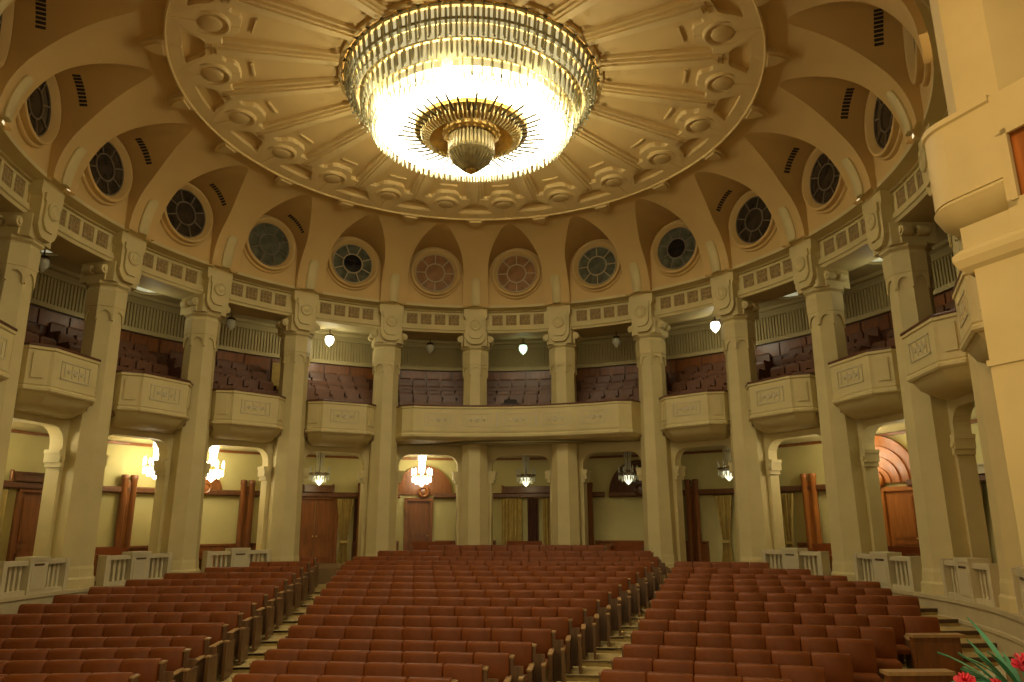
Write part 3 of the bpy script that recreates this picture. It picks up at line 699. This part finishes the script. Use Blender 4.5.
# ------------------------------------------------------------------ main seats
def seat_proto(end=0):
    o = empty('auditorium_chair')
    m = MB(); rings = []
    for z, w_, y0, y1 in ((.40, .262, -.05, .04), (.44, .278, -.085, .05), (.60, .2815, -.10, .06), (.76, .2815, -.085, .085), (.86, .2815, -.06, .10), (.905, .277, -.04, .10), (.918, .266, -.012, .09)):
        rings.append([(-w_, y0+.02, z), (-w_+.018, y0, z), (0, y0-.012, z+(.006 if z > .85 else 0)), (w_-.018, y0, z), (w_, y0+.02, z), (w_, y1-.01, z), (w_-.03, y1, z), (-w_+.03, y1, z), (-w_, y1-.01, z)])
    m.loft(rings); m.build('backrest', LEATHER, o, 60)
    m = MB(); m.loft([[(-.25, -.50, .33), (.25, -.50, .33), (.25, -.06, .30), (-.25, -.06, .30)], [(-.262, -.53, .38), (.262, -.53, .38), (.262, -.06, .36), (-.262, -.06, .36)], [(-.262, -.53, .43), (.262, -.53, .43), (.262, -.06, .41), (-.262, -.06, .41)], [(-.24, -.50, .46), (.24, -.50, .46), (.24, -.06, .44), (-.24, -.06, .44)]]); m.build('seat_cushion', LEATHER, o, 50)
    m = MB(); m.box(-.25, .25, .10, .125, .08, .84); tag(m.build('back_board', WOOD, o), 'brown wooden back board')
    for s in ((-1,) if end == 0 else (-1, 1) if end == 1 else (-1,)):
        x = s*.2825; e = (s == 1) or end == 2; hw = .016 if not e else .03
        m = MB(); m.box(x-hw, x+hw, -.50, .10, .0, .56)
        if e: m.box(x-hw, x+hw, .0, .14, .5, .86); m.box(x-hw-.012, x+hw+.012, -.52, -.40, .02, .58)
        a = m.build('armrest', WOODA, o)
        m = MB(); h2 = hw+.018; m.loft([[(x-h2, -.53, .56), (x+h2, -.53, .56), (x+h2, .02, .57), (x-h2, .02, .57)], [(x-h2, -.54, .585), (x+h2, -.54, .585), (x+h2, .03, .60), (x-h2, .03, .60)], [(x-h2*.6, -.52, .60), (x+h2*.6, -.52, .60), (x+h2*.6, .02, .615), (x-h2*.6, .02, .615)]])
        if e: m.box(x-hw-.01, x+hw+.01, -.01, .15, .86, .885)
        tag(m.build('armrest_cap', CAPW, a, 50), 'pale wooden top')
    if end == 1:
        m = MB(); m.box(.32, .50, -.02, .02, .05, .74); m.box(.30, .345, -.03, .10, 0, .86); m.box(.49, .535, -.46, .02, 0, .62); m.box(.485, .54, -.50, -.40, 0, .64)
        e_ = m.build('end_unit', WOODA, o)
        for c_ in ((.285, .355, -.05, .12, .86, .885), (.475, .55, -.52, -.36, .64, .665)):
            m = MB(); m.box(*c_); tag(m.build('end_cap', CAPW, e_), 'pale wooden cap')
    return o
S0, S1, S2 = seat_proto(0), seat_proto(1), seat_proto(2)
seats = []
def place_row(blk, i, a, v, u0, u1, zf):
    n = max(1, int(round((u1-u0)/.57))); p = (u1-u0)/n
    for j in range(n):
        u = u0+(j+.5)*p; x = u*cos(a)+v*sin(a); y = -u*sin(a)+v*cos(a)
        seats.append((blk, i, j, n, x, y, zf, a, p))
for i in range(14):
    y = -5.2+1.03*i; lim = -sqrt(max(0, (9.5 if i < 4 else 9.72)**2-y*y))
    place_row('left', i, 0, y, lim, -4.60-.02*i, zrow(i)-.92+.008*i)
for i in range(17):
    v = -5.87+.985*i; xL = -3.20-.05*(i-1); nR = 2.0+.085*(i-1)
    uL = (xL-v*sin(ang))/cos(ang)
    uR = (nR-v*(cos(aR)*sin(ang)-sin(aR)*cos(ang)))/(cos(aR)*cos(ang)+sin(aR)*sin(ang))
    if i == 15: uL, uR, v = -4.6, 4.45, 8.65
    if i == 16: uL, uR, v = -3.05, 2.95, 9.52
    uL = max(uL, -5.2); uR = min(uR, 5.0)
    place_row('centre', i, ang, v, uL, uR, zrow(i)-.92)
for i in range(13):
    v = -4.6+1.0*i; n_ = 3.72
    u0 = n_; lr = 9.75 if i > 8 else 9.4 if i > 6 else 9.0
    u1 = sqrt(max(0, lr**2-v*v))
    if i < 5: u1 = min(u1, 6.2+.47*i)
    place_row('right', i, aR, v, u0, u1, ZR[i]-.92)
seats.sort(key=lambda s: hypot(s[4]-0, s[5]+16.35))
aisle = {'left': 'left wall', 'centre': 'left aisle', 'right': 'right aisle'}
used = {0: False, 1: False, 2: False}; rest = []
for q, (blk, i, j, n, x, y, zf, a, p) in enumerate(seats):
    typ = 0
    if blk == 'left' and j == n-1: typ = 1
    if blk == 'centre' and j == n-1: typ = 1
    if blk in ('centre', 'right') and j == 0: typ = 2
    if q < 300:
        pr = (S0, S1, S2)[typ]
        if not used[typ]: c = pr; used[typ] = True
        else: c = copy_tree(pr)
        c.location = (x, y, zf); c.rotation_euler = (0, 0, -a)
        c.scale = (p/.57, 1, 1)
        tag(c, 'red leather %s block seat, %s row from the front, %s from the %s' % (blk, OD(i+1), OD(j+1), aisle[blk]), 'seat', 'red auditorium seats in rows')
    else: rest.append((typ, x, y, zf, a, p))
for t_ in (0, 1, 2):
    if not used[t_]: print('UNUSED proto', t_)
print('SEATS', len(seats))
bm_ = {LEATHER: MB(), WOOD: MB(), WOODA: MB(), CAPW: MB()}
def walk(o):
    for ch in o.children:
        yield ch; yield from walk(ch)
allm = MB(); mats_idx = []
ML = [LEATHER, WOOD, WOODA, CAPW]
for typ, x, y, zf, a, p in rest:
    M = Matrix.Translation((x, y, zf)) @ Matrix.Rotation(-a, 4, 'Z') @ Matrix.Scale(p/.57, 4, (1, 0, 0))
    for ch in walk((S0, S1, S2)[typ]):
        me = ch.data; n0 = len(allm.f)
        allm.add([tuple(M @ v.co) for v in me.vertices], [tuple(pp.vertices) for pp in me.polygons])
        mats_idx += [ML.index(me.materials[0])]*(len(allm.f)-n0)
me = bpy.data.meshes.new('rear_chairs'); me.from_pydata(allm.v, [], allm.f); me.update()
for m_ in ML: me.materials.append(m_)
me.polygons.foreach_set('material_index', mats_idx)
o = bpy.data.objects.new('rear_chairs', me); C.objects.link(o); tag(o, 'farthest red leather seats at the back of the seating blocks', 'seat', None, 'stuff')
# wooden barriers at the outer end of right block
for (x_, y_, z, lb_) in ((8.0, -3.5, .02, 'brown wooden barrier panel with ledge at right end of fourth row'), (6.0, -6.2, -.04, 'brown wooden barrier panel with ledge at right front, near the flowers')):
    o = empty('wooden_barrier', (x_, y_, z), -.05); tag(o, lb_, 'barrier')
    m = MB(); m.box(-.42, .42, -.03, .03, 0, .88); m.box(-.36, .36, -.045, -.03, .1, .78); m.build('panel', WOOD, o)
    m = MB(); m.box(-.45, .45, -.14, .08, .88, .925); tag(m.build('ledge', CAPW, o), 'paler wooden ledge')
# benches on the gallery behind
def bench(k, r, wd, label):
    o = empty('gallery_bench'); at(o, k, r, 1.4); tag(o, label, 'bench')
    m = MB(); m.box(-wd/2, wd/2, -.45, 0, .35, .46); m.build('seat', LEATHER, o)
    m = MB(); m.box(-wd/2, wd/2, -.02, .10, .40, .76); m.build('backrest', LEATHER, o)
    for s in (-1, 1):
        m = MB(); m.box(s*wd/2-.03, s*wd/2+.03, -.45, .1, 0, .6); m.build('end_panel', WOOD, o)
bench(-.42, 11.9, 1.5, 'red bench behind last centre row, before the arched wooden panel')
bench(.5, 11.9, 1.3, 'red bench before the central curtained doorway')
bench(1.55, 11.9, 1.2, 'red bench before the dark wooden arch')
bench(-2.75, 12.2, 1.4, 'long red brown bench under left lit chandelier')
bench(-3.32, 12.2, 1.1, 'red brown bench behind second left balustrade')
bench(3.40, 12.2, 1.2, 'red brown bench behind balustrade in the bright right bay')
bench(3.98, 12.2, 1.4, 'red bench with pale piping before the ringed arch door')

# ------------------------------------------------------------------ great chandelier
gc = empty('great_chandelier', (0, 0, 13.6)); tag(gc, 'huge round tiered crystal chandelier with golden pendant hanging from dome centre', 'chandelier')
def P13(z): return z-13.6
tiers = [(3.14, 13.50, 13.12, 84, 'a'), (2.98, 13.22, 12.90, 80, 'b'), (2.74, 12.98, 12.58, 76, 'c'), (2.52, 12.66, 12.18, 72, 'd')]
m = MB()
for r, z0, z1, n, _ in tiers:
    m.arc([(r-.06, P13(z0)), (r+.03, P13(z0)), (r+.03, P13(z0)+.05), (r-.06, P13(z0)+.05)], 0, 2*pi, 96)
m.lathe([(.06, 0), (.06, -1.3)], 10)
for i in range(12):
    a = 2*pi*i/12; m.tube([(.06*cos(a), .06*sin(a), -.35), (1.6*cos(a), 1.6*sin(a), -.30), (2.9*cos(a), 2.9*sin(a), -.15)], .03, 6)
m.build('ring_frame', OLDG, gc, 40)
lampm = MB()
lampm.lathe([(2.36, P13(12.60)), (2.34, P13(12.30)), (2.26, P13(12.22)), (1.86, P13(12.26)), (1.46, P13(12.30)), (1.40, P13(12.44))], 96, caps=False)
tag(lampm.build('glowing_ring', LAMPB, gc, 50), 'dazzling white ring of lamps')
lt = MB()
for r, z0, z1, n, _ in tiers[:3]: lt.lathe([(r-.13, P13(z0)), (r-.17, P13(z1)+.02)], 96, caps=False)
lt.lathe([(2.40, P13(12.66)), (2.38, P13(12.5))], 96, caps=False)
tag(lt.build('tier_lamps', LAMPT, gc, 50), 'warm glowing tier lamps')
def rod(m, r, a, z0, z1, rad, lean=0):
    ring = []
    for z, rr, sc in ((z0, r, .6), (z0-.02, r, 1), (z1+.05, r-lean, 1), (z1, r-lean, .15)):
        ring.append([((rr)*cos(a)+rad*sc*cos(b2)*1.0, (rr)*sin(a)+rad*sc*sin(b2), P13(z)) for b2 in [2*pi*i/6 for i in range(6)]])
    m.loft(ring)
rest = MB(); cnt = 0; knobs = MB(); mid = MB()
for ti, (r, z0, z1, n, _) in enumerate(tiers):
    for i in range(n):
        a = 2*pi*i/n; near = ti == 0 and sin(a) < .55
        if ti == 0 and near and cnt < 52 or (ti == 3 and sin(a) < -.0 and cnt < 99):
            q = MB(); rod(q, r, a, z0, z1, .034, .05); q.build('crystal_rod', CRYST, gc, 30); cnt += 1
        else: rod(rest, r, a, z0, z1, .034, .05)
        if ti < 3: rod(rest, r-.07, a+pi/n, z0-.05, z1-.06, .03, .05)
        if ti == 0 and i % 2 == 0:
            knobs.ball((3.20*cos(a), 3.20*sin(a), P13(13.55)), .05, 8, 5)
        if ti == 1: rest.ball((r*cos(a), r*sin(a), P13(z1)-.05), .035, 6, 4)
for i in range(96):     # fringe round the outer lower rim and the inner opening
    a = 2*pi*i/96
    rod(rest, 2.44, a, 12.32, 12.10, .026, .0); rod(rest, 2.36, a+.03, 12.26, 12.06, .024, .0)
    L_ = random.choice([1.62, 1.7, 1.84]); mid.tube([(L_*cos(a), L_*sin(a), P13(12.19)), (1.26*cos(a), 1.26*sin(a), P13(12.12))], .03 if i % 2 else .004, 5)
tag(mid.build('radial_fringe', FRINGE, gc, 30), 'thin golden rods pointing outwards')
tag(rest.build('crystal_rod', CRYST, gc, 30), 'the many further crystal rods', None, None, 'stuff')
tag(knobs.build('dark_finials', BRASSD, gc, 50), 'dark brass finials')
m = MB(); m.lathe([(1.40, P13(12.24)), (1.28, P13(12.30)), (1.16, P13(12.60)), (1.0, P13(12.95)), (.6, P13(13.1)), (.02, P13(13.12))], 60, caps=False)
tag(m.build('inner_dome', GOLD, gc, 35), 'gilded dark inner dome')
m = MB()
for i in range(72):
    a = 2*pi*i/72; m.tube([(1.30*cos(a), 1.30*sin(a), P13(12.32)), (1.20*cos(a), 1.20*sin(a), P13(12.08)), (1.02*cos(a), 1.02*sin(a), P13(12.0))], .022, 5)
tag(m.build('inner_fringe', CRYSTG, gc, 30), 'golden crystal fringe')
m = MB()
m.lathe([(.62, P13(12.30)), (.70, P13(12.24)), (.68, P13(12.16)), (.58, P13(12.10)), (.48, P13(12.14)), (.3, P13(12.3)), (.05, P13(12.4))], 40, caps=False)
for i in range(20):
    a = 2*pi*i/20; m.ball((.67*cos(a), .67*sin(a), P13(12.20)), .06, 8, 5); m.ball((.60*cos(a+.15), .60*sin(a+.15), P13(12.11)), .04, 8, 5)
m.build('pendant_crown', GOLD, gc, 40)
m = MB()
for i in range(36):
    a = 2*pi*i/36; q = MB(); rod(m, .54, a, 12.08, 11.66, .036, .0)
tag(m.build('pendant_rods', CRYSTG, gc, 30), 'golden crystal bars')
m = MB(); m.lathe([(.48, P13(12.05)), (.49, P13(11.74)), (.55, P13(11.70)), (.56, P13(11.64)), (.46, P13(11.50)), (.30, P13(11.35)), (.17, P13(11.24)), (.11, P13(11.20))], 32)
for i in range(32):
    a = 2*pi*i/32; m.tube([(.57*cos(a), .57*sin(a), P13(11.72)), (.47*cos(a), .47*sin(a), P13(11.50)), (.18*cos(a), .18*sin(a), P13(11.24))], .024, 5)
tag(m.build('pendant_bowl', OLDG, gc, 40), 'dark ribbed bowl')
m = MB()
for i in range(8):
    a = 2*pi*i/8; m.ball((.10*cos(a), .10*sin(a), P13(11.22)), .05, 8, 5)
m.lathe([(.12, P13(11.25)), (.13, P13(11.20)), (.08, P13(11.15)), (.02, P13(11.11))], 16); tag(m.build('golden_bud', GOLD, gc, 40), 'golden bud')

# ------------------------------------------------------------------ proscenium box on the right
pb = empty('stage_box', (5.0, -9.05, 0), 0); tag(pb, 'large plain rounded stone stage box with pier at the right edge', 'stage box')
dx, dy = .30, -.954      # direction of the box front (towards the stage)
Mx = Matrix.Rotation(atan2(.30, .954), 4, 'Z')   # local: -y runs along front, +x into the box
def boxplan(off, z, L=2.6):
    pts = [(-off+0, -L)]+[(-off, -.45)]
    for i in range(9):
        a = pi-(pi/2)*i/8; pts.append((.45+(.45+off)*cos(a), -.45+(.45+off)*sin(a)))
    pts += [(1.9, off), (1.9, -L)]
    return [(x, y, z) for x, y in pts]
m = MB(); m.loft([boxplan(.0, 6.14, 1.0), boxplan(0, 6.98, 1.0), boxplan(.025, 7.0, 1.0), boxplan(.025, 7.06, 1.0)]); m.build('parapet', STONE, pb, 35)
m = MB(); m.loft([boxplan(-.30, 5.82, 1.0), boxplan(-.20, 5.84, 1.0), boxplan(-.05, 5.95, 1.0), boxplan(-.0, 6.05, 1.0), boxplan(.02, 6.09, 1.0), boxplan(-.02, 6.14, 1.0)]); m.build('corbelled_underside', STONE, pb, 35)
m = MB(); m.box(.02, 1.9, -2.6, -.46, 5.55, 5.80); m.loft([[(x, y, z) for x, y in ((-.02-f, -2.6), (-.02-f, -.40+f), (1.9, -.40+f), (1.9, -2.6))] for z, f in ((5.30, -.06), (5.36, .0), (5.44, .03), (5.50, .03), (5.56, -.03))])
m.box(.02, 1.9, -2.6, -.54, -.1, 5.32); m.box(.0, 1.9, -2.6, -.52, 4.30, 4.36); m.build('pier', STONE, pb)
m = MB(); m.loft([[(.76+x*1.24, -.76+y*1.24, z) for x, y, z in octo(.50, zz)] for zz in (7.0, 12.6)]); m.build('octagonal_pier', STONE, pb)
m = MB(); m.box(.0, 1.9, -2.6, -1.0, 6.58, 7.04); m.box(.0, 1.9, -1.10, -1.0, 5.8, 6.6); m.box(.0, 1.9, -2.6, -1.0, 5.5, 5.88); m.box(-.02, .02, -2.6, -1.06, 6.56, 6.62); m.box(-.02, .02, -1.12, -1.06, 5.86, 6.62); m.build('side_wall', STONE, pb)
m = MB(); m.box(.06, .1, -2.5, -1.1, 5.86, 6.6); tag(m.build('wood_panel', WOODO, pb), 'orange wooden panel')
pb.rotation_euler[2] = atan2(.30, .954)

# ------------------------------------------------------------------ flowers in the corner
fo = empty('flower_arrangement', (2.38, -13.15, 1.08)); tag(fo, 'red carnations with long green leaves at the bottom right corner', 'flowers')
m = MB(); m.lathe([(.16, 0), (.18, .02), (.14, .08), (.13, .45), (.22, .72), (.24, .74), (.21, .74), (.12, .5), (.02, .45)], 24); m.build('vase', POT, fo, 40)
random.seed(11)
heads = [(-.30, -.05, 1.03), (-.25, .05, 1.05), (-.20, -.08, 1.05), (-.14, -.04, 1.03), (.0, .02, 1.13), (.07, -.06, 1.15), (.13, .05, 1.12), (.17, -.10, 1.07), (.21, .04, 1.06), (-.03, -.12, 1.0)]
m = MB()
for x, y, z in heads: m.tube([(x*.2, y*.2, .6), (x*.7, y*.7, z-.2), (x, y, z)], .006, 5)
m.build('stems', LEAF, fo, 40)
for x, y, z in heads:
    q = MB(); R_ = .034
    for j in range(26):
        a = random.uniform(0, 2*pi); e = random.uniform(-.1, 1.4); c = Vector((x+R_*cos(a)*cos(e)*.7, y+R_*sin(a)*cos(e)*.7, z+R_*sin(e)*.7))
        b1 = Vector((cos(a)*cos(e), sin(a)*cos(e), sin(e))); s1 = b1.orthogonal().normalized(); s2 = b1.cross(s1)
        p = [c+s1*.016, c+s1*.012+b1*.02, c+b1*.026+s2*.006, c-s1*.012+b1*.02, c-s1*.016, c-b1*.004+s2*.004]
        q.add([tuple(t_) for t_ in p]+[tuple(t_+s2*.003) for t_ in p], [(0,1,2,3,4,5), (11,10,9,8,7,6)]+[(i_, (i_+1) % 6, (i_+1) % 6+6, i_+6) for i_ in range(6)])
    q.ball((x, y, z-.008), .022, 8, 5); q.build('carnation', REDF, fo, 50)
for j in range(110):
    a = random.uniform(0, 2*pi); L = random.uniform(.18, .36); up = random.uniform(.3, 1.0); x0, y0 = .06*cos(a), .06*sin(a); z0 = random.uniform(.88, 1.04)
    q = MB(); rows = []
    for i in range(7):
        f = i/6; rr = L*f; x = x0+cos(a)*rr*(1.1-.3*up); y = y0+sin(a)*rr*(1.1-.3*up); z = z0+L*up*f*1.1-L*.55*f*f*(1.2-up*.7); w_ = .013*sin(pi*(.12+.86*f))+.001
        rows.append([(x-sin(a)*w_, y+cos(a)*w_, z), (x, y, z-.006), (x+sin(a)*w_, y-cos(a)*w_, z), (x, y, z+.003)])
    q.loft(rows); q.build('leaf', LEAF, fo, 60)

# ------------------------------------------------------------------ lights
def point(name, loc, col, e, r=.2):
    l = bpy.data.lights.new(name, 'POINT'); l.energy = e; l.color = col; l.shadow_soft_size = r
    o = bpy.data.objects.new(name, l); C.objects.link(o); o.location = loc; return o
for k, e in ((-4.5, 120), (-3.06, 90), (-2.56, 110), (-.54, 70), (3.6, 75), (4.3, 60), (4.7, 20), (-5.5, 60)):
    point('chandelier_glow', pol(12.1, TH(k), 4.75), (1, .93, .60), e*.20, .25)
for i in range(8): point('added_ceiling_fill', pol(2.62, i*pi/4+.2, 12.28), (1, .90, .60), 26, .02)  # points added among the rim crystals to brighten the ceiling
for k, e in ((-1.55, 8), (.52, 4), (1.56, 1.2), (2.56, 1.5)):
    point('chandelier_glow', pol(11.8, TH(k), 4.2), (1, .86, .46), e, .25)
for k, e in ((-1.58, 24), (2.63, 9), (.52, 3), (-3.38, 4), (4.37, 4)):
    point('globe_glow', pol(11.3, TH(k), 9.15), (1, .92, .62), e, .18)
def spot(name, loc, tgt, col, e, ang_, blend=.5, r=.3):
    l = bpy.data.lights.new(name, 'SPOT'); l.energy = e; l.color = col; l.spot_size = ang_; l.spot_blend = blend; l.shadow_soft_size = r
    o = bpy.data.objects.new(name, l); C.objects.link(o); o.location = loc
    o.rotation_euler = (Vector(tgt)-Vector(loc)).to_track_quat('-Z', 'Y').to_euler(); return o
spot('stage_light', (-2.5, -13.5, 9.5), (5.9, -9.3, 6.0), (1, .50, .14), 560, .7)
w_ = bpy.data.worlds.new('world'); bpy.context.scene.world = w_; w_.use_nodes = True
w_.node_tree.nodes['Background'].inputs[0].default_value = (1, .80, .45, 1); w_.node_tree.nodes['Background'].inputs[1].default_value = .55

# ------------------------------------------------------------------ camera
D, YAW, PIT, ROLL, F = 16.347, .0607, .2455, .004, 727.57
def ray(X, Z, Y):
    c, s = cos(ROLL), sin(ROLL); x = X*c+Z*s; zz = -X*s+Z*c
    c, s = cos(PIT), sin(PIT); y = Y*c-zz*s; z = Y*s+zz*c
    c, s = cos(YAW), sin(YAW); return Vector((x*c+y*s, -x*s+y*c, z))
rt, up, fw = ray(1, 0, 0), ray(0, 1, 0), ray(0, 0, 1)
cam = bpy.data.cameras.new('camera'); co_ = bpy.data.objects.new('camera', cam); C.objects.link(co_)
cam.sensor_width = 36; cam.lens = F/1024*36; cam.clip_start = .05; cam.clip_end = 200
Mt = Matrix((( rt.x, up.x, -fw.x, 0), (rt.y, up.y, -fw.y, -D), (rt.z, up.z, -fw.z, 2.805), (0, 0, 0, 1)))
co_.matrix_world = Mt
sc = bpy.context.scene; sc.camera = co_
sc.view_settings.view_transform = 'Standard'; sc.view_settings.look = 'None'; sc.view_settings.gamma = 1; sc.view_settings.use_curve_mapping = False
sc.view_settings.exposure = 1.0
sc.cycles.use_denoising = True
sc.cycles.max_bounces = 8
